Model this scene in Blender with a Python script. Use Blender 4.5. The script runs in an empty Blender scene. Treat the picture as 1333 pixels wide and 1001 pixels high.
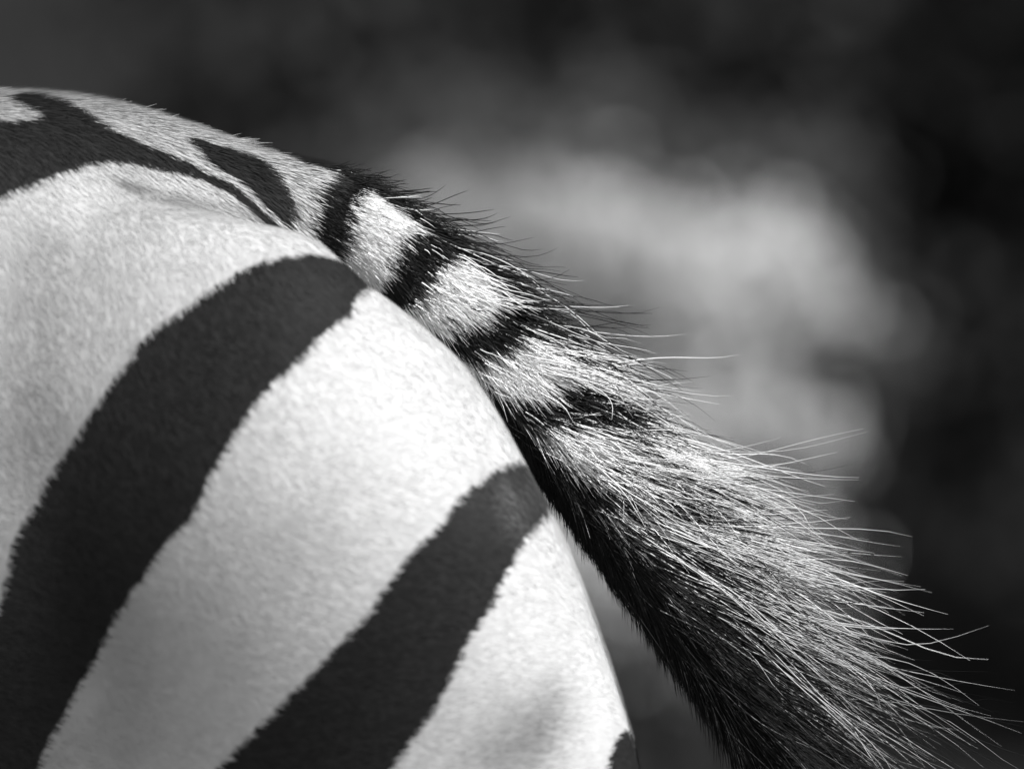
import bpy, math
import numpy as np
from mathutils import Vector

rng = np.random.default_rng(7)
R = math.radians
scene = bpy.context.scene
col = scene.collection

# ------------------------------------------------------------------ camera
CAM_D, CAM_Z = 3.7, 1.055
cam_d = bpy.data.cameras.new("camera")
cam = bpy.data.objects.new("camera", cam_d)
col.objects.link(cam)
cam.location = (0, -CAM_D, CAM_Z)
cam.rotation_euler = (R(90), 0, 0)
cam_d.lens = 200
cam_d.sensor_width = 36
cam_d.clip_start = 0.1
cam_d.clip_end = 2000
cam_d.dof.use_dof = True
cam_d.dof.focus_distance = CAM_D - 0.02
cam_d.dof.aperture_fstop = 2.8
scene.camera = cam

# ------------------------------------------------------------------ sky, sun, exposure
SUN = Vector((0.56, -0.47, 0.68)).normalized()          # direction towards the sun
world = bpy.data.worlds.new("World")
scene.world = world
world.use_nodes = True
wn, wl = world.node_tree.nodes, world.node_tree.links
wn.clear()
sky = wn.new("ShaderNodeTexSky")
sky.sky_type = 'NISHITA'
sky.sun_disc = False
sky.sun_elevation = math.asin(SUN.z)
sky.sun_rotation = math.atan2(SUN.x, SUN.y)
bw = wn.new("ShaderNodeRGBToBW")                         # black and white photograph
bg = wn.new("ShaderNodeBackground")
bg.inputs[1].default_value = 0.095
wo = wn.new("ShaderNodeOutputWorld")
wl.new(sky.outputs[0], bw.inputs[0])
wl.new(bw.outputs[0], bg.inputs[0])
wl.new(bg.outputs[0], wo.inputs[0])

sun_d = bpy.data.lights.new("sun", 'SUN')
sun_d.energy = 5.0
sun_d.angle = R(0.5)
sun = bpy.data.objects.new("sun", sun_d)
col.objects.link(sun)
sun.location = SUN * 30
sun.rotation_euler = SUN.to_track_quat('Z', 'Y').to_euler()

vs = scene.view_settings
vs.view_transform = 'Standard'
vs.look = 'None'
vs.exposure = 0.2
vs.gamma = 1.0
vs.use_curve_mapping = False
scene.cycles.max_bounces = 8
scene.cycles.diffuse_bounces = 6
scene.cycles.transmission_bounces = 6

# ------------------------------------------------------------------ helpers
PX = CAM_D * 36 / 200 / 1333.0                           # metres per unit of the drawing grid


def W2(u, v, y=0.0):
    """drawing-grid point of the side elevation -> (x, z) on the vertical plane at depth y"""
    k = PX * (CAM_D + y) / CAM_D
    return (u - 666.5) * k, CAM_Z + (500.5 - v) * k


def Wp(pts, y=0.0):
    return np.array([W2(u, v, y) for u, v in pts])


def spline(pts, closed=True, step=0.008):
    """Catmull-Rom through pts, resampled densely"""
    p = np.asarray(pts, float)
    n = len(p)
    out = []
    rngi = range(n if closed else n - 1)
    for i in rngi:
        if closed:
            a, b, c, d = p[i - 1], p[i], p[(i + 1) % n], p[(i + 2) % n]
        else:
            a, b, c, d = p[max(i - 1, 0)], p[i], p[i + 1], p[min(i + 2, n - 1)]
        m = max(2, int(np.linalg.norm(c - b) / step))
        t = np.linspace(0, 1, m, endpoint=False)[:, None]
        out.append(.5 * (2 * b + (c - a) * t + (2 * a - 5 * b + 4 * c - d) * t ** 2 + (3 * b - a - 3 * c + d) * t ** 3))
    if not closed:
        out.append(p[-1:])
    return np.vstack(out)


def poly_sd(P, poly):
    """signed distance of 2D points to a closed polygon, positive inside"""
    a = poly
    b = np.roll(poly, -1, 0)
    d2 = np.full(len(P), 1e9)
    inside = np.zeros(len(P), bool)
    for i in range(len(a)):
        e = b[i] - a[i]
        w = P - a[i]
        t = np.clip((w @ e) / max(e @ e, 1e-12), 0, 1)
        q = w - t[:, None] * e
        d2 = np.minimum(d2, (q * q).sum(1))
        c1 = (a[i, 1] > P[:, 1]) != (b[i, 1] > P[:, 1])
        if abs(e[1]) > 1e-12:
            xs = a[i, 0] + (P[:, 1] - a[i, 1]) * e[0] / e[1]
            inside ^= c1 & (P[:, 0] < xs)
    d = np.sqrt(d2)
    return np.where(inside, d, -d)


def soft_inside(P, poly):
    """smooth inside distance: exact near the outline, no ridge along the middle"""
    sd = poly_sd(P, poly)
    a, b = poly, np.roll(poly, -1, 0)
    mid = (a + b) / 2
    ds = np.linalg.norm(b - a, axis=1)
    s = np.zeros(len(P))
    for i in range(len(mid)):
        q = P - mid[i]
        s += ds[i] / np.maximum((q * q).sum(1), 1e-5) ** 2
    soft = (math.pi / 2 / np.maximum(s, 1e-9)) ** (1 / 3)
    w = np.clip((sd - 0.008) / 0.02, 0, 1)
    w = w * w * (3 - 2 * w)
    return np.where(sd > 0, sd * (1 - w) + soft * w, sd)


def vnoise(P, scale, seed=0):
    """smooth value noise in 2D/3D, range about -1..1"""
    P = np.asarray(P, float) * scale
    if P.shape[1] == 2:
        P = np.hstack([P, np.zeros((len(P), 1))])
    i = np.floor(P).astype(np.int64)
    f = P - i
    f = f * f * (3 - 2 * f)
    out = np.zeros(len(P))
    for dx in (0, 1):
        for dy in (0, 1):
            for dz in (0, 1):
                h = (i[:, 0] + dx) * 374761393 + (i[:, 1] + dy) * 668265263 + (i[:, 2] + dz) * 2147483647 + seed * 974634777
                h = (h ^ (h >> 13)) * 1274126177
                h = (h ^ (h >> 16)) & 0xffff
                w = (f[:, 0] if dx else 1 - f[:, 0]) * (f[:, 1] if dy else 1 - f[:, 1]) * (f[:, 2] if dz else 1 - f[:, 2])
                out += w * (h / 32767.5 - 1)
    return out


def sstep(a, b, x):
    t = np.clip((x - a) / (b - a), 0, 1)
    return t * t * (3 - 2 * t)


def mesh_obj(name, verts, faces, mat, parent=None, smooth=True, attrs=None):
    verts = np.ascontiguousarray(verts, np.float32)
    faces = np.ascontiguousarray(faces, np.int32)
    k = faces.shape[1]
    me = bpy.data.meshes.new(name)
    me.vertices.add(len(verts))
    me.vertices.foreach_set("co", verts.ravel())
    me.loops.add(faces.size)
    me.loops.foreach_set("vertex_index", faces.ravel())
    me.polygons.add(len(faces))
    me.polygons.foreach_set("loop_start", np.arange(0, faces.size, k, dtype=np.int32))
    me.polygons.foreach_set("use_smooth", np.full(len(faces), smooth))
    for an, av in (attrs or {}).items():
        at = me.attributes.new(an, 'FLOAT', 'POINT')
        at.data.foreach_set("value", np.ascontiguousarray(av, np.float32))
    me.update(calc_edges=True)
    me.validate()
    me.materials.append(mat)
    o = bpy.data.objects.new(name, me)
    col.objects.link(o)
    if parent:
        o.parent = parent
    return o


def tag(o, label, cat, group=None):
    o["label"] = label
    o["category"] = cat
    if group:
        o["group"] = group
    return o


def empty(name, loc=(0, 0, 0)):
    e = bpy.data.objects.new(name, None)
    e.location = loc
    col.objects.link(e)
    return e


# ------------------------------------------------------------------ materials
def new_mat(name):
    m = bpy.data.materials.new(name)
    m.use_nodes = True
    n, l = m.node_tree.nodes, m.node_tree.links
    return m, n, l, n["Principled BSDF"]


def grey(v):
    return (v, v, v, 1)


def mat_plain(name, v, rough=.8, spec=.2, noise=None):
    m, n, l, b = new_mat(name)
    b.inputs["Roughness"].default_value = rough
    b.inputs["Specular IOR Level"].default_value = spec
    if noise:
        sc, lo, hi, bump = noise
        tc = n.new("ShaderNodeTexCoord")
        nz = n.new("ShaderNodeTexNoise")
        nz.inputs["Scale"].default_value = sc
        nz.inputs["Detail"].default_value = 8
        cr = n.new("ShaderNodeValToRGB")
        cr.color_ramp.elements[0].position = .3
        cr.color_ramp.elements[1].position = .7
        cr.color_ramp.elements[0].color = grey(lo)
        cr.color_ramp.elements[1].color = grey(hi)
        l.new(tc.outputs["Object"], nz.inputs["Vector"])
        l.new(nz.outputs["Fac"], cr.inputs[0])
        l.new(cr.outputs[0], b.inputs["Base Color"])
        bp = n.new("ShaderNodeBump")
        bp.inputs["Strength"].default_value = bump
        bp.inputs["Distance"].default_value = .05
        l.new(nz.outputs["Fac"], bp.inputs["Height"])
        l.new(bp.outputs[0], b.inputs["Normal"])
    else:
        b.inputs["Base Color"].default_value = grey(v)
    return m


def mat_hide():
    """skin under the coat: black and white by the 'stripe' attribute, with fine hair grain"""
    m, n, l, b = new_mat("zebra hide")
    at = n.new("ShaderNodeAttribute")
    at.attribute_name = "stripe"
    tc = n.new("ShaderNodeTexCoord")
    nz = n.new("ShaderNodeTexNoise")
    nz.inputs["Scale"].default_value = 160
    nz.inputs["Detail"].default_value = 4
    l.new(tc.outputs["Object"], nz.inputs["Vector"])
    sub = n.new("ShaderNodeMath")
    sub.operation = 'SUBTRACT'
    sub.inputs[1].default_value = .5
    l.new(nz.outputs["Fac"], sub.inputs[0])
    mul = n.new("ShaderNodeMath")
    mul.operation = 'MULTIPLY_ADD'
    mul.inputs[1].default_value = .006
    l.new(sub.outputs[0], mul.inputs[0])
    l.new(at.outputs["Fac"], mul.inputs[2])
    mr = n.new("ShaderNodeMapRange")
    mr.inputs["From Min"].default_value = -.0012
    mr.inputs["From Max"].default_value = .0012
    l.new(mul.outputs[0], mr.inputs["Value"])
    mx = n.new("ShaderNodeMix")
    mx.data_type = 'RGBA'
    tone = n.new("ShaderNodeAttribute")
    tone.attribute_name = "tone"
    l.new(tone.outputs["Fac"], mx.inputs["A"])
    mx.inputs["B"].default_value = grey(.018)
    l.new(mr.outputs[0], mx.inputs["Factor"])
    l.new(mx.outputs["Result"], b.inputs["Base Color"])
    b.inputs["Roughness"].default_value = .75
    b.inputs["Specular IOR Level"].default_value = .15
    return m


def mat_hair(name, rough, spec, trans=0):
    m, n, l, b = new_mat(name)
    at = n.new("ShaderNodeAttribute")
    at.attribute_name = "shade"
    l.new(at.outputs["Fac"], b.inputs["Base Color"])
    b.inputs["Roughness"].default_value = rough
    b.inputs["Specular IOR Level"].default_value = spec
    mr = n.new("ShaderNodeMapRange")                      # pale hairs shine more than the worn black ones
    mr.inputs["From Max"].default_value = .85
    mr.inputs["To Min"].default_value = spec * .15
    mr.inputs["To Max"].default_value = spec * 2.2
    l.new(at.outputs["Fac"], mr.inputs["Value"])
    l.new(mr.outputs[0], b.inputs["Specular IOR Level"])
    if trans:                                             # light passes through thin pale hairs
        tr = n.new("ShaderNodeBsdfTranslucent")
        l.new(at.outputs["Fac"], tr.inputs["Color"])
        mx = n.new("ShaderNodeMixShader")
        mx.inputs[0].default_value = trans
        l.new(b.outputs[0], mx.inputs[1])
        l.new(tr.outputs[0], mx.inputs[2])
        l.new(mx.outputs[0], n["Material Output"].inputs["Surface"])
    return m


M_hide = mat_hide()
M_coat = mat_hair("coat hair", .55, .25)
M_tail = mat_hair("tail hair", .38, .35)
M_hoof = mat_plain("hoof horn", .03, .5, .4)
M_eye = mat_plain("eye", .01, .05, .6)
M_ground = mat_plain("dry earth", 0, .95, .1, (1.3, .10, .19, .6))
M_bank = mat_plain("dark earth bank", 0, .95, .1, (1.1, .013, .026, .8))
M_bark = mat_plain("bark", 0, .9, .1, (9, .03, .08, .5))


def mat_leaf(name, lo, hi, trans=.15):
    m, n, l, b = new_mat(name)
    at = n.new("ShaderNodeAttribute")
    at.attribute_name = "shade"
    mx = n.new("ShaderNodeMix")
    mx.data_type = 'RGBA'
    mx.inputs["A"].default_value = grey(lo)
    mx.inputs["B"].default_value = grey(hi)
    l.new(at.outputs["Fac"], mx.inputs["Factor"])
    l.new(mx.outputs["Result"], b.inputs["Base Color"])
    b.inputs["Roughness"].default_value = .6
    b.inputs["Specular IOR Level"].default_value = .2
    return m


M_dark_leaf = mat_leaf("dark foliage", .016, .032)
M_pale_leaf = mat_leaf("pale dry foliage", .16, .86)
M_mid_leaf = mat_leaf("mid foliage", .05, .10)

# ------------------------------------------------------------------ ground and bank
gx = np.concatenate([[-600, -200, -80], np.linspace(-30, 30, 61), [80, 200, 600]])
gy = np.concatenate([[-600, -200, -60], np.linspace(-20, 40, 61), [90, 250, 600]])
GX, GY = np.meshgrid(gx, gy, indexing='ij')
gp = np.stack([GX.ravel(), GY.ravel()], 1)
gz = .04 * vnoise(gp, .5, 3) - .03
gz[(np.abs(gp[:, 0]) < 3) & (np.abs(gp[:, 1]) < 3)] = 0
# the ground climbs into a wooded bank behind the animal
gz += sstep(13, 34, gp[:, 1]) * (9 + 1.2 * vnoise(gp, .12, 5))
nx, ny = len(gx), len(gy)
ii, jj = np.meshgrid(np.arange(nx - 1), np.arange(ny - 1), indexing='ij')
q = (ii * ny + jj).ravel()
gf = np.stack([q, q + ny, q + ny + 1, q + 1], 1)
ground = mesh_obj("ground", np.column_stack([gp, gz]), gf, M_ground)
ground["kind"] = "structure"
# darker leaf-littered earth where the bank is wooded
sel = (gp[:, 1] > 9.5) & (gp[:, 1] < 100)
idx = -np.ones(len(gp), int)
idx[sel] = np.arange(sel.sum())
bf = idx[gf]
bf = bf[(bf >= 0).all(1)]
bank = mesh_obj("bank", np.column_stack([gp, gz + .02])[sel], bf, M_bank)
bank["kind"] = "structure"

# ------------------------------------------------------------------ zebra body: one continuous skin
# side-elevation outline of the trunk (dorsal line first)
trunk_px = [(-1750, 90), (-1500, 20), (-1200, 75), (-900, 130), (-600, 140), (-300, 115), (-120, 112), (0, 116), (100, 124),
            (200, 147), (290, 175), (350, 198), (388, 232), (405, 300), (430, 420), (470, 600), (480, 850), (400, 1000), (200, 1080),
            (-100, 1160), (-500, 1300), (-1000, 1330), (-1500, 1200), (-1800, 950), (-1900, 600), (-1850, 300)]
haunch_px = [(345, 292), (390, 300), (432, 327), (474, 366), (522, 400), (572, 440), (613, 482), (650, 536), (682, 595), (716, 660),
             (745, 720), (772, 795), (801, 880), (826, 960), (842, 1030), (856, 1130), (850, 1260), (835, 1400), (845, 1560),
             (800, 1640), (700, 1620), (560, 1500), (400, 1400), (220, 1310), (70, 1180), (-40, 1030), (-110, 850), (-135, 640),
             (-110, 450), (-20, 330), (120, 278), (250, 275)]
trunk = spline(Wp(trunk_px, 0), step=.012)
haunch = spline(Wp(haunch_px, -.11), step=.012)

VX = .0085
x0, x1, y0, y1, z0, z1 = -2.02, .40, -.36, .36, -.01, 1.86
xs, ys, zs = np.arange(x0, x1, VX), np.arange(y0, y1, VX), np.arange(z0, z1, VX)
XX, ZZ = np.meshgrid(xs, zs, indexing='ij')
P2 = np.stack([XX.ravel(), ZZ.ravel()], 1)
d_tr = soft_inside(P2, trunk).reshape(XX.shape).astype(np.float32)
d_ha = soft_inside(P2, haunch).reshape(XX.shape).astype(np.float32)


def inflate(d, Rr, Ww, yc):
    q_ = np.maximum(0, 1 - d / Rr)[:, None, :]
    w_ = np.asarray(Ww, np.float32)
    p_ = np.maximum(0, np.abs(ys)[None, :, None] - yc) / w_ if yc == 0 else (np.abs(ys)[None, :, None] - yc) / w_
    return (np.sqrt(q_ * q_ + p_ * p_) - 1) * .16


def smin(a, b, k):
    h = np.maximum(k - np.abs(a - b), 0) / k
    return np.minimum(a, b) - h * h * k * .25


wx = .27 + .03 * np.exp(-((xs + .9) / .35) ** 2) - .085 * sstep(-.62, -.36, xs) - .07 * sstep(-.34, -.16, xs) - .05 * sstep(-1.2, -1.5, xs)
zt = 1 - .22 * sstep(1.0, .72, zs) * 1.0
F = inflate(d_tr, .24, wx[:, None, None] * np.where(xs[:, None, None] > -.75, zt[None, None, :], 1), 0).astype(np.float32)
wh = .158 - .065 * sstep(1.02, .72, zs)[None, None, :] - .08 * sstep(.0, -.42, xs)[:, None, None]
F = smin(F, inflate(d_ha, .28, wh, .105).astype(np.float32), .022)


def cone_sdf(F, a, b, ra, rb, k):
    """smooth-union a round cone into F (only inside its bounding box)"""
    a, b = np.array(a, float), np.array(b, float)
    m = max(ra, rb) + k + .03
    lo, hi = np.minimum(a, b) - m, np.maximum(a, b) + m
    sx = slice(np.searchsorted(xs, lo[0]), np.searchsorted(xs, hi[0]))
    sy = slice(np.searchsorted(ys, lo[1]), np.searchsorted(ys, hi[1]))
    sz = slice(np.searchsorted(zs, lo[2]), np.searchsorted(zs, hi[2]))
    X, Y, Z = np.meshgrid(xs[sx], ys[sy], zs[sz], indexing='ij')
    e = b - a
    t = np.clip(((X - a[0]) * e[0] + (Y - a[1]) * e[1] + (Z - a[2]) * e[2]) / (e @ e), 0, 1)
    d = np.sqrt((X - a[0] - t * e[0]) ** 2 + (Y - a[1] - t * e[1]) ** 2 + (Z - a[2] - t * e[2]) ** 2) - (ra + (rb - ra) * t)
    F[sx, sy, sz] = smin(F[sx, sy, sz], d.astype(np.float32), k)


# dock of the tail
dock_px = np.array([(320, 255, 46), (370, 266, 56), (417, 285, 61), (504, 329, 62), (605, 420, 57), (670, 500, 49), (734, 595, 42), (795, 688, 37),
                    (862, 783, 32), (966, 938, 24), (1072, 1090, 17), (1155, 1228, 10)], float)
dk = spline(dock_px, closed=False, step=8)
dkx, dkz = W2(dk[:, 0], dk[:, 1])
dock = np.stack([dkx, np.zeros(len(dkx)), dkz], 1)
dock_r = dk[:, 2] * PX
seg = np.linalg.norm(np.diff(dk[:, :2], axis=0), axis=1)
dock_T = np.concatenate([[0], np.cumsum(seg)])
dock_T -= dock_T[np.argmin(np.hypot(dk[:, 0] - 417, dk[:, 1] - 285))]
for i in range(0, len(dock) - 4, 4):
    cone_sdf(F, dock[i], dock[i + 4], dock_r[i], dock_r[i + 4], .015 if dock_T[i] < 30 else .006)

legs = {}
for s in (-1, 1):
    hy = s * .13
    hk = np.array([.055, hy, .50])
    cone_sdf(F, (.0, hy, .62), hk, .075, .05, .03)
    cone_sdf(F, hk, (.075, hy, .45), .047, .042, .02)
    cone_sdf(F, (.075, hy, .45), (.05, hy, .17), .036, .029, .02)
    cone_sdf(F, (.05, hy, .17), (.035, hy, .135), .036, .036, .02)
    cone_sdf(F, (.035, hy, .135), (.0, hy, .055), .03, .045, .02)
    fx = -1.12
    cone_sdf(F, (fx, hy, .80), (fx + .02, hy, .50), .10, .055, .05)
    cone_sdf(F, (fx + .02, hy, .50), (fx + .02, hy, .44), .05, .045, .02)
    cone_sdf(F, (fx + .02, hy, .44), (fx + .02, hy, .16), .036, .029, .02)
    cone_sdf(F, (fx + .02, hy, .16), (fx, hy, .125), .036, .036, .02)
    cone_sdf(F, (fx, hy, .125), (fx - .03, hy, .055), .03, .045, .02)
    cone_sdf(F, (-1.63, s * .07, 1.66), (-1.60, s * .10, 1.79), .045, .02, .02)      # ears
# neck and head
cone_sdf(F, (-1.15, 0, 1.10), (-1.55, 0, 1.52), .22, .12, .10)
cone_sdf(F, (-1.55, 0, 1.56), (-1.70, 0, 1.52), .12, .115, .06)
cone_sdf(F, (-1.70, 0, 1.52), (-1.90, 0, 1.33), .10, .062, .05)
cone_sdf(F, (-1.90, 0, 1.33), (-1.94, 0, 1.27), .065, .058, .03)


def surface_nets(F):
    """naive surface nets: vertices and quads of the zero level"""
    S = F < 0
    nx, ny, nz = F.shape
    c = np.zeros((nx - 1, ny - 1, nz - 1), np.int8)
    for dx in (0, 1):
        for dy in (0, 1):
            for dz in (0, 1):
                c += S[dx:nx - 1 + dx, dy:ny - 1 + dy, dz:nz - 1 + dz]
    act = (c > 0) & (c < 8)
    ci = np.argwhere(act)
    vid = -np.ones(act.shape, np.int32)
    vid[act] = np.arange(len(ci))
    acc = np.zeros((len(ci), 3))
    cnt = np.zeros(len(ci))
    corners = [(a, b, d) for a in (0, 1) for b in (0, 1) for d in (0, 1)]
    for ca in corners:
        for ax in range(3):
            if ca[ax]:
                continue
            cb = list(ca)
            cb[ax] = 1
            fa = F[ci[:, 0] + ca[0], ci[:, 1] + ca[1], ci[:, 2] + ca[2]]
            fb = F[ci[:, 0] + cb[0], ci[:, 1] + cb[1], ci[:, 2] + cb[2]]
            m = (fa < 0) != (fb < 0)
            t = np.where(m, fa / np.where(m, fa - fb, 1), 0)
            p = np.tile(np.array(ca, float), (len(ci), 1))
            p[:, ax] += t
            acc += p * m[:, None]
            cnt += m
    V = ci + acc / cnt[:, None]
    quads = []
    for ax in range(3):
        sl0 = [slice(None)] * 3
        sl1 = [slice(None)] * 3
        sl0[ax] = slice(0, -1)
        sl1[ax] = slice(1, None)
        A, B = S[tuple(sl0)], S[tuple(sl1)]
        e = np.argwhere(A != B)
        o1, o2 = [(1, 2), (2, 0), (0, 1)][ax]
        e = e[(e[:, o1] > 0) & (e[:, o2] > 0) & (e[:, o1] < F.shape[o1] - 1) & (e[:, o2] < F.shape[o2] - 1)]
        flip = ~A[e[:, 0], e[:, 1], e[:, 2]]
        f = []
        for (d1, d2) in ((-1, -1), (0, -1), (0, 0), (-1, 0)):
            cc = e.copy()
            cc[:, o1] += d1
            cc[:, o2] += d2
            f.append(vid[cc[:, 0], cc[:, 1], cc[:, 2]])
        f = np.stack(f, 1)
        f[flip] = f[flip][:, ::-1]
        quads.append(f)
    return V, np.vstack(quads)


V, Q = surface_nets(F)
V = V * VX + np.array([xs[0], ys[0], zs[0]])
for it in range(5):                                       # light smoothing
    acc = np.zeros_like(V)
    cnt = np.zeros(len(V))
    for a, b in ((0, 1), (1, 2), (2, 3), (3, 0)):
        for i_, j_ in ((a, b), (b, a)):
            acc += np.stack([np.bincount(Q[:, i_], V[Q[:, j_], k], len(V)) for k in range(3)], 1)
            cnt += np.bincount(Q[:, i_], minlength=len(V))
    V = V * .4 + .6 * acc / cnt[:, None]


def vert_normals(V, Q):
    n = np.cross(V[Q[:, 2]] - V[Q[:, 0]], V[Q[:, 3]] - V[Q[:, 1]])
    N = np.zeros_like(V)
    for k in range(4):
        for c_ in range(3):
            N[:, c_] += np.bincount(Q[:, k], n[:, c_], len(V))
    return N / np.maximum(np.linalg.norm(N, axis=1), 1e-12)[:, None]


N = vert_normals(V, Q)
V = V + N * (.0020 * vnoise(V, 8, 51))[:, None] * (V[:, 0] < W2(400, 0)[0] + .4 * (np.abs(V[:, 1]) > .05))[:, None]   # muscle and bone under the skin
N = vert_normals(V, Q)


# ------------------------------------------------------------------ stripe pattern (signed distance, positive = black)
def stripes_poly(pts, y):
    return spline(Wp(pts, y), step=.006)


S_poly = [
    # croup stripe with its notch
    stripes_poly([(-120, 150), (-40, 160), (10, 160), (36, 159), (44, 152), (28, 143), (8, 135), (-4, 126), (24, 121), (64, 127), (102, 143), (122, 156),
                  (150, 172), (200, 190), (240, 205), (270, 222), (300, 242), (330, 264), (356, 285), (362, 294), (345, 290), (320, 273), (290, 250),
                  (260, 231), (230, 221), (200, 214), (150, 208), (112, 215), (80, 230), (50, 245), (20, 259), (0, 270), (-60, 310), (-150, 400), (-260, 560), (-330, 500), (-240, 260)], -.07),
    stripes_poly([(236, 173), (262, 180), (302, 194), (344, 214), (366, 240), (377, 262), (380, 284), (373, 291), (350, 273), (320, 248), (290, 223), (262, 202), (246, 186)], -.04),
    # broad haunch stripe
    stripes_poly([(478, 368), (452, 345), (430, 333), (400, 328), (360, 332), (320, 345), (280, 370), (240, 400), (200, 432), (160, 480), (130, 520), (100, 570),
                  (60, 622), (40, 660), (20, 690), (8, 720), (0, 760), (-40, 880), (-80, 1000), (-110, 1100), (-20, 1120), (20, 1050), (45, 998), (80, 925), (120, 860),
                  (150, 803), (180, 760), (220, 700), (242, 680), (268, 640), (280, 608), (305, 570), (330, 530), (360, 495), (390, 468), (410, 445),
                  (440, 421), (459, 401), (463, 381)], -.17),
    # second haunch stripe
    stripes_poly([(684, 600), (660, 604), (640, 611), (628, 620), (600, 643), (570, 680), (540, 712), (500, 760), (470, 800), (440, 835), (400, 875), (360, 917), (320, 960), (280, 1000),
                  (200, 1080), (120, 1160), (300, 1180), (400, 1110), (455, 1060), (500, 1001), (522, 978), (545, 945), (570, 905), (590, 866), (610, 826), (630, 798), (640, 779), (660, 735), (680, 704),
                  (700, 680), (716, 668), (709, 650), (695, 625)], -.13),
    # third, low on the buttock
    stripes_poly([(786, 1003), (795, 968), (805, 954), (815, 950), (824, 962), (836, 1000), (852, 1060), (800, 1180), (700, 1300), (500, 1360), (520, 1300), (650, 1200), (740, 1100)], -.13),
]
faint = spline(Wp([(140, 228), (190, 242), (245, 252), (300, 262), (345, 278), (300, 274), (245, 267), (190, 256)], -.12), step=.006)


def stripe_sd(P):
    p2 = P[:, [0, 2]]
    jit = np.stack([vnoise(p2, 130, 11), vnoise(p2, 130, 12)], 1) * .0006 + np.stack([vnoise(p2, 35, 13), vnoise(p2, 35, 14)], 1) * .0016
    pj = p2 + jit
    sd = np.full(len(P), -1.0)
    for pl in S_poly:
        sd = np.maximum(sd, poly_sd(pj, pl))
    # rest of the coat: flank stripes ahead of the haunch, rings on the legs
    X, Z = P[:, 0], P[:, 2]
    w = X + .25 * (Z - .8) ** 2 + .02 * np.sin(Z * 9)
    flank = np.sin(w * 2 * math.pi / .15) * .024 - .002
    ring = np.sin((Z + .1 * X) * 2 * math.pi / .085) * .013
    other = np.where(Z < .66, ring, flank)
    m = sstep(-.44, -.40, X - .35 * np.maximum(0, .8 - Z))          # 0 ahead of the haunch
    sd = np.where((m < .5) | (Z < .72), np.maximum(other, np.where(Z < .72, -1, sd)), sd)
    sd = np.where((Z < .30) & (Z > .0) & (Z < .09), .05, sd)
    sd = np.where((X < -1.88), .03, sd)
    return sd


def coat_white(P):
    """tone of the pale hair: mottled, grey over hip and flank with dimmer light painted in, soiled low on the buttock, a faint shadow stripe"""
    u = P[:, 0] / PX + 666.5
    dw = np.exp(-(P[:, 1] / .085) ** 2) * (P[:, 2] > .95)
    w = .605 - .07 * (.5 + .5 * vnoise(P, 22, 31)) - .02 * vnoise(P, 60, 32)
    flank_dim = np.clip(.19 + .09 * vnoise(P * np.array([2.2, 1, 1]), 17, 36) + .03 * vnoise(P * np.array([2.5, 1, 1]), 60, 37), 0, .4)
    w = w - (1 - sstep(0, 430, u)) * (1 - .6 * dw) * flank_dim  # grey mottle, plus the falloff of light along the flank painted in
    fd = poly_sd(P[:, [0, 2]], faint)
    w = w - .36 * sstep(-.004, .002, fd) * (.7 + .4 * vnoise(P, 70, 33))
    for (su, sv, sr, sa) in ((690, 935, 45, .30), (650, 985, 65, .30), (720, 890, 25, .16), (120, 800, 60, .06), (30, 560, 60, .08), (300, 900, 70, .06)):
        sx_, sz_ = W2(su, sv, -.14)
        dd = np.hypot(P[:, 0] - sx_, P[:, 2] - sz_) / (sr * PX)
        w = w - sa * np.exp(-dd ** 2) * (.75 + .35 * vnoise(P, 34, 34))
    return np.clip(w, .12, .85)


# tail coordinates
tan = np.gradient(dock, axis=0)
tan /= np.linalg.norm(tan, axis=1)[:, None]
dors = np.stack([-tan[:, 2], np.zeros(len(tan)), tan[:, 0]], 1)
dors *= np.sign(dors[:, 2:3])


def tail_coords(P):
    """arc position T (grid units), angle from the dorsal line (0 top, +90 left side), distance ratio"""
    best = np.full(len(P), 1e9)
    bi = np.zeros(len(P), int)
    for i in range(len(dock)):
        d = ((P - dock[i]) ** 2).sum(1)
        m = d < best
        best[m] = d[m]
        bi[m] = i
    rel = P - dock[bi]
    T = dock_T[bi] + (rel * tan[bi]).sum(1) / PX
    th = np.degrees(np.arctan2(-rel[:, 1], (rel * dors[bi]).sum(1)))
    return T, th, np.sqrt(best) / dock_r[bi], bi


BANDS = [(11, 25, .05), (130, 25, 0), (252, 25, -.25), (372, 25, -.35), (500, 22, -.35), (608, 22, -.3)]


def tail_black(T, th, thin=0):
    """positive = black hair"""
    a = np.abs(th)
    s = np.full(len(T), -30.0)
    for c_, h_, sl in BANDS:
        wob = 6 * np.sin(th * .05 + c_)
        h_ = h_ - (thin if c_ > 330 else 0)
        s = np.maximum(s, h_ - np.abs(T - c_ + wob - sl * (a - 60)))
    ul = np.interp(T, [0, 260, 340, 450, 600, 720, 850, 980], [150, 145, 118, 100, 90, 78, 58, 40])
    s = np.maximum(s, (a - ul) * .9)                      # underside
    dl = np.interp(T, [-110, -40, 60, 150, 300, 450], [2, 24, 34, 33, 17, 2])
    s = np.maximum(s, (dl - a) * .9)                      # dorsal line
    return s


Tt, Th, Tr, Ti = tail_coords(V)
sd = stripe_sd(V)
on_tail = (Tt > -28) & (Tr < 1.3) & (V[:, 0] > W2(380, 0)[0]) & (dock_T[Ti] > -60)
sd = np.where(on_tail, np.clip(tail_black(Tt, Th) * PX, -.02, .02), sd)
dl_zone = (~on_tail) & (np.abs(V[:, 1]) < .012) & (V[:, 2] > 1.0) & (V[:, 0] > W2(330, 0)[0]) & (V[:, 0] < W2(500, 0)[0])
sd = np.where(dl_zone, .012 - np.abs(V[:, 1]), sd)

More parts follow.
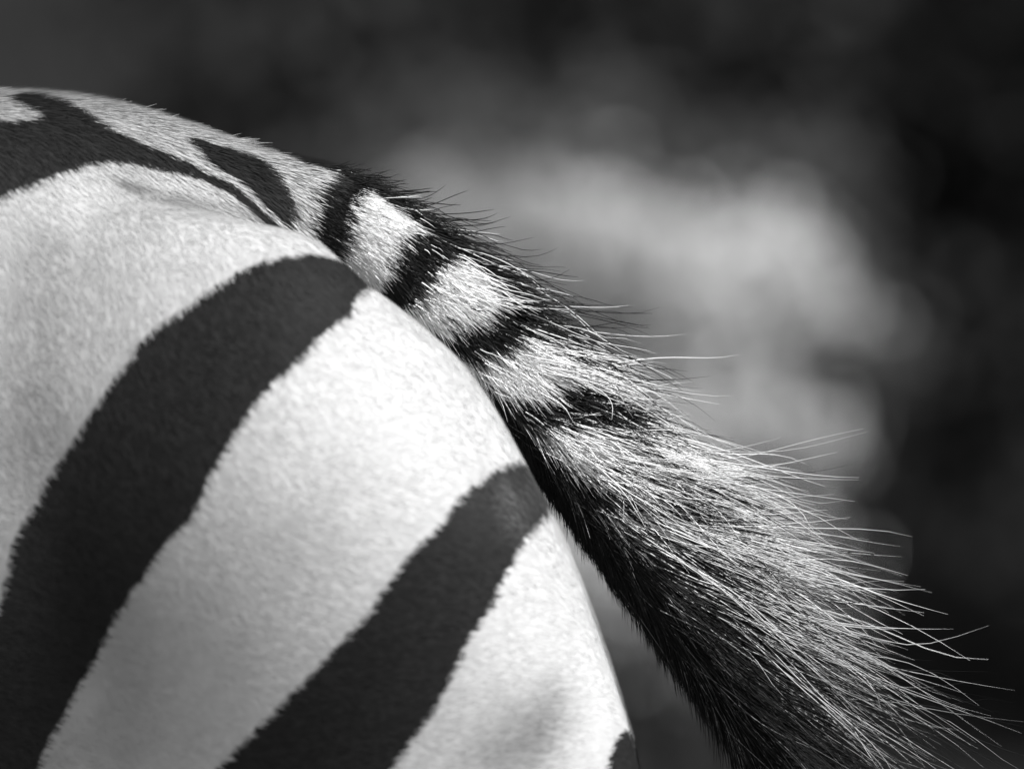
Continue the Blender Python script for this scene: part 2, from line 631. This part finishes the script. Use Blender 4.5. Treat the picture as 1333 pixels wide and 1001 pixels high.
zebra = empty("zebra", (0, 0, 0))
tag(zebra, "zebra standing side on, striped rump and banded tail with long white hairs", "zebra")
body = mesh_obj("body", V, Q, M_hide, zebra, attrs={"stripe": sd, "tone": np.where(on_tail, .66, coat_white(V))})


# ------------------------------------------------------------------ hair builders
def blades(root, d0, nrm, length, width, shade, bend):
    """short flat hairs: 5 vertices, 3 triangles, lying along d0 and facing nrm"""
    n = len(root)
    side = np.cross(d0, nrm)
    side /= np.maximum(np.linalg.norm(side, axis=1), 1e-9)[:, None]
    L, Wd = length[:, None], width[:, None]
    m = root + d0 * L * .55
    t = root + (d0 - nrm * bend[:, None]) * L
    v = np.stack([root - side * Wd * .5, root + side * Wd * .5, m - side * Wd * .42, m + side * Wd * .42, t], 1).reshape(-1, 3)
    b = (np.arange(n) * 5)[:, None]
    f = np.stack([b + [0, 1, 3], b + [0, 3, 2], b + [2, 3, 4]], 1).reshape(-1, 3)
    return v, f, np.repeat(shade, 5)


def tubes(path, rad, shade):
    """three-sided tapering hairs; path (n, k, 3), rad (n, k), shade (n, k)"""
    n, k, _ = path.shape
    tg = np.gradient(path, axis=1)
    tg /= np.maximum(np.linalg.norm(tg, axis=2), 1e-9)[:, :, None]
    up = np.array([.3, .8, .52])
    a = np.cross(tg, up)
    a /= np.maximum(np.linalg.norm(a, axis=2), 1e-9)[:, :, None]
    b = np.cross(tg, a)
    vs_ = []
    for j in range(3):
        an = j * 2 * math.pi / 3
        vs_.append(path + (a * math.cos(an) + b * math.sin(an)) * rad[:, :, None])
    v = np.stack(vs_, 2).reshape(-1, 3)                   # n, k, 3 corners
    base = (np.arange(n) * k * 3)[:, None, None]
    kk = (np.arange(k - 1) * 3)[None, :, None]
    f = []
    for j in range(3):
        j2 = (j + 1) % 3
        f.append(np.concatenate([base + kk + j, base + kk + j2, base + kk + 3 + j2, base + kk + 3 + j], 2))
    f = np.stack(f, 2).reshape(-1, 4)
    return v, f, np.repeat(shade.reshape(-1), 3)


def unit(a):
    return a / np.maximum(np.linalg.norm(a, axis=1), 1e-9)[:, None]


# triangles of the skin for sampling
tri = np.vstack([Q[:, [0, 1, 2]], Q[:, [0, 2, 3]]])
A3 = np.linalg.norm(np.cross(V[tri[:, 1]] - V[tri[:, 0]], V[tri[:, 2]] - V[tri[:, 0]]), axis=1) / 2
C3 = V[tri].mean(1)
N3 = N[tri].mean(1)
vis = (N3[:, 1] < .30) & (C3[:, 0] > -.47) & (C3[:, 2] > .72)
tail_tri = on_tail[tri].all(1)


def sample(mask, weight, n):
    w = A3 * mask * weight
    t = rng.choice(len(tri), n, p=w / w.sum())
    r1, r2 = np.sqrt(rng.random(n)), rng.random(n)
    ba = np.stack([1 - r1, r1 * (1 - r2), r1 * r2], 1)
    P = (V[tri[t]] * ba[:, :, None]).sum(1)
    Nn = unit((N[tri[t]] * ba[:, :, None]).sum(1))
    return P, Nn


# ---- coat on rump and haunch
n_coat = 230000
foc = np.exp(-((C3[:, 1]) / .07) ** 2)
P, Nn = sample(vis & ~tail_tri, 1 + 1.6 * foc, n_coat)
u_ = P[:, 0] / PX + 666.5
v_ = 500.5 - (P[:, 2] - CAM_Z) / PX
# flow: backwards along the croup, downwards over the hip, backwards again over the thigh
dorsal_w = np.exp(-(P[:, 1] / .085) ** 2) * (P[:, 2] > .95)
flow_ang = np.interp(v_, [100, 250, 450, 650, 900], [-40, -70, -62, -35, -14]) + 22 * sstep(250, 600, u_)
flow_ang = flow_ang * (1 - dorsal_w) + dorsal_w * np.interp(u_, [0, 250, 450], [-14, -20, -35])
flow_ang += 9 * vnoise(P, 40, 21) + rng.normal(0, 7, n_coat)
fl = np.stack([np.cos(np.radians(flow_ang)), np.zeros(n_coat), np.sin(np.radians(flow_ang))], 1)
fl = unit(fl - Nn * (fl * Nn).sum(1)[:, None])
lie = np.radians(4.0 + 11 * dorsal_w + rng.normal(0, 1, n_coat) * (1.5 + 2 * dorsal_w))
d0 = unit(fl * np.cos(lie)[:, None] + Nn * np.sin(lie)[:, None])
ln = (.0062 + .006 * dorsal_w) * rng.uniform(.7, 1.25, n_coat)
sdr = stripe_sd(P)
dlz = (np.abs(P[:, 1]) < .018 * sstep(290, 400, u_)) & (P[:, 2] > 1.0) & (u_ > 300)
blk = (sdr + rng.normal(0, .0005, n_coat) > 0) | dlz
white = coat_white(P) + rng.normal(0, .012 + .06 * dorsal_w, n_coat)
white *= 1 - .62 * dorsal_w * (rng.random(n_coat) < .42)
black = .021 + rng.normal(0, .004, n_coat)
for (su, sv, sr, sa) in ((672, 640, 60, .075), (420, 375, 50, .016)):      # sun sheen on the black stripe ends, painted as paler hair
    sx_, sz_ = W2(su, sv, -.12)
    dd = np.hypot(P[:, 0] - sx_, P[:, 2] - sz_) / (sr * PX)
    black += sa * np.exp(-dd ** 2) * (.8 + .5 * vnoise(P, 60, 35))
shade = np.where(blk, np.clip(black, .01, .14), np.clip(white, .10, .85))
wd = np.full(n_coat, .00048) * rng.uniform(.7, 1.2, n_coat)
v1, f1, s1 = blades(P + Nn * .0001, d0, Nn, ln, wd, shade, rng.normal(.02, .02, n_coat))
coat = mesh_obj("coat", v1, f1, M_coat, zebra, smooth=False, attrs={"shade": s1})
coat["kind"] = "stuff"
# lying hairs shade mostly with the skin they lie on
fn = np.cross(np.cross(d0, Nn), d0)
hn = unit(Nn * (1 - .55 * dorsal_w)[:, None] + unit(fn) * (.06 + .65 * dorsal_w)[:, None] + rng.normal(0, 1, (n_coat, 3)) * (.012 + .03 * dorsal_w)[:, None])
coat.data.polygons.foreach_set("use_smooth", np.full(len(coat.data.polygons), True))
coat.data.normals_split_custom_set_from_vertices(np.repeat(hn, 5, 0).tolist())

# ---- stray upright hairs on the croup line
ns = 60
us = rng.uniform(-20, 330, ns)
dx_, dz_ = W2(us, np.interp(us, [-120, 0, 100, 200, 300, 390], [112, 116, 124, 147, 177, 205]))
r0 = np.stack([dx_, rng.normal(-.004, .008, ns), dz_ - .002], 1)
an = np.radians(rng.normal(12, 10, ns))
dr = np.stack([np.cos(an), rng.normal(0, .15, ns), np.sin(an)], 1)
t_ = np.linspace(0, 1, 5)
Ls = rng.uniform(.006, .016, ns)
pth = r0[:, None] + dr[:, None] * (t_[None, :, None] * Ls[:, None, None]) + np.array([0, 0, -.15]) * (t_ ** 2)[None, :, None] * Ls[:, None, None]
stray = tubes(pth, np.full((ns, 5), .00022) * (1 - .7 * t_), np.full((ns, 5), .6))

# ---- short hair on the dock
n_dk = 46000
P, Nn = sample(tail_tri & (C3[:, 2] > .72), 1.0 + 0 * A3, n_dk)
T, th, tr_, bi = tail_coords(P)
tg = tan[bi]
lift = np.interp(T, [-20, 150, 300, 500], [.16, .22, .30, .30]) * rng.uniform(.6, 1.4, n_dk)
under = sstep(100, 140, np.abs(th))
bl = np.interp(T, [0, 150, 300, 450], [.02, .10, .22, .25]) * (1 - under)
dd = unit(tg + Nn * lift[:, None] + dors[bi] * bl[:, None] + rng.normal(0, .10, (n_dk, 3)))
Ls = np.interp(T, [-20, 100, 250, 400, 600, 900], [22, 26, 40, 52, 56, 60]) * PX * rng.uniform(.6, 1.25, n_dk)
Ls = np.where(under > .5, np.interp(T, [0, 500, 800, 1000], [18, 30, 60, 110]) * PX * rng.uniform(.5, 1.2, n_dk), Ls)
tb = tail_black(T, th) + rng.normal(0, 3.5, n_dk)
isb = tb > 0
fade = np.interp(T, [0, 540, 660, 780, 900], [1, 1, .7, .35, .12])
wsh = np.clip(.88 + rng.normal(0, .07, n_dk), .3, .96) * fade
isb = isb ^ ((rng.random(n_dk) < .006) & (np.abs(th) < 120))
sh = np.where(isb, np.clip(.02 + rng.normal(0, .005, n_dk), .01, .05), wsh)
t_ = np.linspace(0, 1, 4)
grav = np.array([0, 0, -.12]) + 0 * P
pth = P[:, None] - Nn[:, None] * .001 + dd[:, None] * (t_[None, :, None] * Ls[:, None, None]) + grav[:, None] * (t_ ** 2)[None, :, None] * Ls[:, None, None]
pth += (rng.normal(0, .05, (n_dk, 1, 3)) * Ls[:, None, None]) * (t_ ** 2)[None, :, None]
rad = (np.interp(T, [0, 300], [.00024, .00029]) * rng.uniform(.75, 1.2, n_dk))[:, None] * np.array([1, .95, .75, .15])[None]
dock_hair = tubes(pth, rad, np.repeat(sh[:, None], 4, 1))

# ---- long hairs, in locks
n_lock, per = 1080, 7
P, Nn = sample(tail_tri & (C3[:, 2] > .60), np.ones(len(A3)), n_lock * 3)
T, th, tr_, bi = tail_coords(P)
keepw = sstep(60, 330, T) * np.where(np.abs(th) < 118, 1, .04) * np.where(th > -70, 1, .7) * np.interp(T, [590, 700, 850], [1, .5, .28])
sel = rng.choice(len(P), n_lock, replace=False, p=keepw / keepw.sum())
P, Nn, T, th, bi = P[sel], Nn[sel], T[sel], th[sel], bi[sel]


def grow(P, Nn, T, th, bi, L, jd):
    """hair path: leaves the dock along it, lifts to the dorsal side, then sags a little"""
    n = len(P)
    c = .5 + .5 * np.cos(np.radians(th))
    b = np.interp(T, [0, 100, 200, 350, 500, 800], [.06, .18, .42, .80, .84, .42]) * (.36 + .68 * c)
    d = tan[bi] + dors[bi] * b[:, None] + Nn * np.array([[.16, .14, .16]]) + jd
    d = unit(d)
    k = 14
    t = np.linspace(0, 1, k)
    p = P[:, None] + d[:, None] * (t[None, :, None] * L[:, None, None])
    return p, d, t


jd = rng.normal(0, .05, (n_lock, 3))
Lk = np.interp(T, [0, 100, 150, 230, 300, 400, 500, 600, 750, 900], [18, 28, 46, 90, 150, 240, 305, 355, 420, 380]) * PX
Lk *= np.where((tail_black(T, th) > 0) & (T > 240), .62, 1.0)
Lk *= 1 - .62 * sstep(25, 70, np.abs(th)) * (1 - sstep(370, 520, T))
Lk *= np.where(np.abs(th) < 35, 1.08, 1.0) * rng.uniform(.68, 1.04, n_lock)
rep = lambda a: np.repeat(a, per, 0)
Pn = rep(P) + rng.normal(0, .0035, (n_lock * per, 3))
lp, ld, t = grow(rep(P), rep(Nn), rep(T), rep(th), rep(bi), rep(Lk), rep(jd))
Lc = rep(Lk) * rng.uniform(.40, 1.08, n_lock * per)
cp, cd, t = grow(Pn, rep(Nn), rep(T), rep(th), rep(bi), Lc, rep(jd) + rng.normal(0, .055, (n_lock * per, 3)))
n_l = len(cp)
mixw = (.55 * t ** 1.3)[None, :, None] * rng.uniform(.2, 1.2, n_l)[:, None, None]
pth = cp * (1 - mixw) + lp * mixw
sag = rng.normal(.06, .06, n_l) + rep(rng.normal(.0, .05, n_lock))
pth += np.array([0, 0, -1.0]) * (t ** 2.2)[None, :, None] * (sag * Lc)[:, None, None]
# gentle waves
ph, am, fr = rng.uniform(0, 6.3, (n_l, 3)), rng.normal(0, .034, (n_l, 3)), rng.uniform(.6, 1.5, (n_l, 1))
pth += am[:, None] * np.sin(t[None, :, None] * 2 * math.pi * fr[:, None] + ph[:, None]) * (t[None, :, None] * Lc[:, None, None])
hook = rng.normal(0, .20, (n_l, 3)) * (rng.random(n_l) < .3)[:, None]
bend = rep(rng.normal([0, 0, -.015], [.06, .10, .07], (n_lock, 3))) + rng.normal(0, .05, (n_l, 3))
pth += bend[:, None] * (t ** 2)[None, :, None] * Lc[:, None, None]
pth += hook[:, None] * (np.maximum(0, t - .25) ** 2 * 1.7)[None, :, None] * Lc[:, None, None] * .5
tb = rep(tail_black(T, th, 3) + rng.normal(0, 4, n_lock)) + rng.normal(0, 2, n_l)
mixed = np.interp(rep(T), [100, 300, 450, 600, 680, 760, 900], [.03, .11, .17, .28, .55, .74, .86])
isb = (tb > 0) | (rng.random(n_l) < mixed)
isb &= ~((rng.random(n_l) < .05) & (np.abs(rep(th)) < 100))
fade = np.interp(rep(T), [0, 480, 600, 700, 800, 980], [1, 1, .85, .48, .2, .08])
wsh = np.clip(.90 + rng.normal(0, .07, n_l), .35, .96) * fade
sh = np.where(isb, np.clip(.02 + rng.normal(0, .006, n_l), .008, .05), wsh)[:, None] * np.ones(len(t))
rad = (np.interp(rep(T), [300, 600, 850], [.00041, .00038, .00026]) * rng.uniform(.5, 1.35, n_l))[:, None] * np.interp(t, [0, .4, .8, 1], [1, .95, .62, .14])[None]
long_hair = tubes(pth, rad, sh)

# ---- sparse single guard hairs sticking out above the dorsal line, mostly black
n_g = 720
P, Nn = sample(tail_tri & (C3[:, 2] > .75), np.ones(len(A3)), 40000)
T, th, tr_, bi = tail_coords(P)
ok = np.where((np.abs(th) < 34) & (T > -20) & (T < 700))[0]
ok = rng.choice(ok, n_g, replace=False)
P, Nn, T, th, bi = P[ok], Nn[ok], T[ok], th[ok], bi[ok]
L = np.interp(T, [-20, 60, 140, 220, 320, 450, 700], [30, 60, 120, 185, 240, 310, 390]) * PX * rng.uniform(.5, 1.15, n_g)
d = unit(tan[bi] + dors[bi] * (np.interp(T, [0, 100, 300, 500], [.42, .48, .56, .60]) + rng.normal(0, .13, n_g))[:, None] + rng.normal(0, .09, (n_g, 3)))
t = np.linspace(0, 1, 11)
pth = P[:, None] + d[:, None] * (t[None, :, None] * L[:, None, None])
sg = rng.normal(.12, .17, n_g)
pth += np.array([0, 0, -1.0]) * (t ** 2.4)[None, :, None] * (sg * L)[:, None, None]
am, fr, ph = rng.normal(0, .02, (n_g, 3)), rng.uniform(.8, 2, (n_g, 1)), rng.uniform(0, 6, (n_g, 3))
pth += am[:, None] * np.sin(t[None, :, None] * 6.28 * fr[:, None] + ph[:, None]) * (t[None, :, None] * L[:, None, None])
wht = rng.random(n_g) < np.interp(T, [0, 200, 400, 600], [.06, .12, .35, .4])
sh = np.where(wht, .75, .02)[:, None] * np.ones(11)
rad = (.0003 * rng.uniform(.7, 1.3, n_g))[:, None] * np.interp(t, [0, .5, .85, 1], [1, 1, .8, .25])[None]
guard = tubes(pth, rad, sh)


def merge(parts):
    vs_, fs_, ss_, o = [], [], [], 0
    for v, f, s in parts:
        vs_.append(v)
        fs_.append(f + o)
        ss_.append(s)
        o += len(v)
    return np.vstack(vs_), np.vstack(fs_), np.concatenate(ss_)


v1, f1, s1 = merge([dock_hair, long_hair, guard])
tail_hair = mesh_obj("tail_hair", v1, f1, M_tail, zebra, attrs={"shade": s1})
tail_hair["kind"] = "stuff"
tail_hair["label"] = "long white and black hairs fanning out from the banded tail"
v1, f1, s1 = stray
stray_o = mesh_obj("stray_hair", v1, f1, M_tail, zebra, attrs={"shade": s1})
stray_o["kind"] = "stuff"


# ---- hooves, eyes, mane (ahead of and below the picture)
def ring_solid(name, rings, mat, parent, n=14):
    v, f = [], []
    for (c_, rx, ry) in rings:
        for j in range(n):
            a = j * 2 * math.pi / n
            v.append((c_[0] + rx * math.cos(a), c_[1] + ry * math.sin(a), c_[2]))
    for i in range(len(rings) - 1):
        for j in range(n):
            f.append((i * n + j, i * n + (j + 1) % n, (i + 1) * n + (j + 1) % n, (i + 1) * n + j))
    for i, s in ((0, -1), (len(rings) - 1, 1)):
        v.append(rings[i][0])
        for j in range(0, n):
            a, b = i * n + j, i * n + (j + 1) % n
            f.append((a, b, len(v) - 1, len(v) - 1) if s > 0 else (b, a, len(v) - 1, len(v) - 1))
    me = bpy.data.meshes.new(name)
    me.from_pydata(v, [], [tuple(dict.fromkeys(x)) for x in f])
    me.polygons.foreach_set("use_smooth", [True] * len(me.polygons))
    me.materials.append(mat)
    o = bpy.data.objects.new(name, me)
    col.objects.link(o)
    o.parent = parent
    return o


for s in (-1, 1):
    for hx in (0.0, -1.15):
        c0 = hx - .012
        ring_solid("hoof", [((c0 - .012, s * .13, 0), .066, .058), ((c0 - .005, s * .13, .035), .058, .053), ((c0 + .008, s * .13, .062), .05, .049)], M_hoof, zebra)
    ring_solid("eye", [((-1.71, s * .103, 1.535), .004, .004), ((-1.71, s * .104, 1.545), .016, .01), ((-1.71, s * .104, 1.557), .018, .012), ((-1.71, s * .103, 1.567), .004, .004)], M_eye, zebra)
nm = 2600
tm = rng.random(nm)
mx_ = np.interp(tm, [0, .25, .5, .75, 1], [-.98, -1.16, -1.33, -1.48, -1.60])
mz_ = np.interp(tm, [0, .25, .5, .75, 1], [1.27, 1.38, 1.47, 1.58, 1.66])
r0 = np.stack([mx_, rng.normal(0, .010, nm), mz_], 1)
up = unit(np.stack([.55 + 0 * tm, rng.normal(0, .05, nm), .8 + rng.normal(0, .05, nm)], 1))
t = np.linspace(0, 1, 4)
Lm = .11 * np.sin(np.clip(tm, .06, .97) * math.pi) ** .4 * rng.uniform(.85, 1.1, nm)
pth = r0[:, None] + up[:, None] * (t[None, :, None] * Lm[:, None, None])
shm = np.where(np.sin(tm * 46) > 0, .02, .7)
v1, f1, s1 = tubes(pth, np.full((nm, 4), .0016) * np.array([1, 1, .8, .3]), np.repeat(shm[:, None], 4, 1))
mane = mesh_obj("mane", v1, f1, M_tail, zebra, attrs={"shade": s1})
mane["kind"] = "stuff"


# ------------------------------------------------------------------ shrubs behind
rng = np.random.default_rng(23)
def shrub(name, loc, clumps, leaf, mat, label, cat, group, n_leaf, stems=5, dense=.75):
    """woody shrub: stems from the ground to each leafy clump, leaves spread through the clumps"""
    root = empty(name, loc)
    tag(root, label, cat, group)
    loc = np.array(loc)
    # foliage
    vol = np.array([c[3] * c[4] * c[5] for c in clumps]) ** .75
    ci = rng.choice(len(clumps), n_leaf, p=vol / vol.sum())
    cl = np.array(clumps)[ci]
    d = unit(rng.normal(0, 1, (n_leaf, 3)))
    rr = np.where(rng.random(n_leaf) < dense, rng.random(n_leaf) ** .45, np.minimum(1.7, np.abs(rng.normal(0, .95, n_leaf))))
    pos = cl[:, :3] - loc + d * rr[:, None] * cl[:, 3:6] * (1 + .25 * vnoise(d * 2 + cl[:, :3], 1.5, 41))[:, None]
    nl = unit(d + np.array([0, 0, .4]) + rng.normal(0, .45, (n_leaf, 3)))      # leaves face outwards and up
    ax = unit(np.cross(nl, rng.normal(0, 1, (n_leaf, 3))))
    sd_ = unit(np.cross(nl, ax))
    ls = leaf * rng.uniform(.6, 1.4, n_leaf)[:, None]
    v = np.stack([pos - ax * ls * .5, pos + sd_ * ls * .28, pos + ax * ls * .5, pos - sd_ * ls * .28], 1).reshape(-1, 3)
    f = (np.arange(n_leaf) * 4)[:, None] + [[0, 1, 2, 3]]
    shd = np.clip(.5 + .42 * vnoise(pos + loc, 2.6, 43) + rng.normal(0, .18, n_leaf), 0, 1)
    fo = mesh_obj("foliage", v, f, mat, root, smooth=False, attrs={"shade": np.repeat(shd, 4)})
    fo["kind"] = "stuff"
    # stems
    paths, rads = [], []
    t = np.linspace(0, 1, 7)
    for c_ in clumps[:max(stems, 3)]:
        a = np.array([rng.normal(0, .08), rng.normal(0, .08), -.05])
        b = np.array(c_[:3]) - loc
        mid = np.array([b[0] * .35, b[1] * .35, b[2] * .55]) + rng.normal(0, .05, 3)
        paths.append((1 - t)[:, None] ** 2 * a + 2 * ((1 - t) * t)[:, None] * mid + (t ** 2)[:, None] * b)
        rads.append(np.interp(t, [0, 1], [.035, .008]))
    v, f, s_ = tubes(np.array(paths), np.array(rads), np.zeros((len(paths), 7)))
    mesh_obj("stem", v, f, M_bark, root)
    return root


def at(u, v, y):
    x, z = W2(u, v, y)
    return x, y, z


def gz_at(x, y):
    return float(sstep(13, 34, np.array([y]))[0] * 9)


# sunlit pale shrubs: clump list as (u, v, depth, radii)
def clumps_px(lst):
    out = []
    for (u, v, y, rx, rz, ry) in lst:
        x, yy, z = at(u, v, y)
        k = PX * (CAM_D + y) / CAM_D
        out.append((x, yy, z, rx * k, ry, rz * k))
    return out


Y1 = 10.5
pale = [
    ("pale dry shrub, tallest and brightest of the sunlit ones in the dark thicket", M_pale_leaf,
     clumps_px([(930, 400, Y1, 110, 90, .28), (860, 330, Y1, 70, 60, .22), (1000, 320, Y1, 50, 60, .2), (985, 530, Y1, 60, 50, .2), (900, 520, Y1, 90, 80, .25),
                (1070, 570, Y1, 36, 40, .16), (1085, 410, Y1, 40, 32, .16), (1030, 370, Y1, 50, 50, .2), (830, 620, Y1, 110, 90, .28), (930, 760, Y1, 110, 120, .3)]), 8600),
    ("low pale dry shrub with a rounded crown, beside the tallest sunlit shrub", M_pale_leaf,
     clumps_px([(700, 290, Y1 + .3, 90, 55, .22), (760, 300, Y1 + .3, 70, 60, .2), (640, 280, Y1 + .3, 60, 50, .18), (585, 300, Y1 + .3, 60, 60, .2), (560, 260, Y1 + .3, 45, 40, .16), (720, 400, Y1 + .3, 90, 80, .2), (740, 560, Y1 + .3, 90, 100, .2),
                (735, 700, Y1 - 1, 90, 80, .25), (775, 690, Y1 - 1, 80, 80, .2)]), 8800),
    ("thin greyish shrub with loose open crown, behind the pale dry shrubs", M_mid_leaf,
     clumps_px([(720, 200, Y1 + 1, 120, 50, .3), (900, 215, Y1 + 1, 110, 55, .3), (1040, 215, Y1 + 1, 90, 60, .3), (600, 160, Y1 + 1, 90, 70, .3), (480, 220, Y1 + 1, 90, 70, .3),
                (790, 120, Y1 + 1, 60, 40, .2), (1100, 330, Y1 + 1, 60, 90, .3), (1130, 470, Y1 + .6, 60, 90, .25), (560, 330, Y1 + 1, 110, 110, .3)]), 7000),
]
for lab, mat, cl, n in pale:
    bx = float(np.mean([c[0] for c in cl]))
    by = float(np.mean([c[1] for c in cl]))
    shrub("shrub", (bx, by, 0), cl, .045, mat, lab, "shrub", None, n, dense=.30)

# dark evergreen thicket
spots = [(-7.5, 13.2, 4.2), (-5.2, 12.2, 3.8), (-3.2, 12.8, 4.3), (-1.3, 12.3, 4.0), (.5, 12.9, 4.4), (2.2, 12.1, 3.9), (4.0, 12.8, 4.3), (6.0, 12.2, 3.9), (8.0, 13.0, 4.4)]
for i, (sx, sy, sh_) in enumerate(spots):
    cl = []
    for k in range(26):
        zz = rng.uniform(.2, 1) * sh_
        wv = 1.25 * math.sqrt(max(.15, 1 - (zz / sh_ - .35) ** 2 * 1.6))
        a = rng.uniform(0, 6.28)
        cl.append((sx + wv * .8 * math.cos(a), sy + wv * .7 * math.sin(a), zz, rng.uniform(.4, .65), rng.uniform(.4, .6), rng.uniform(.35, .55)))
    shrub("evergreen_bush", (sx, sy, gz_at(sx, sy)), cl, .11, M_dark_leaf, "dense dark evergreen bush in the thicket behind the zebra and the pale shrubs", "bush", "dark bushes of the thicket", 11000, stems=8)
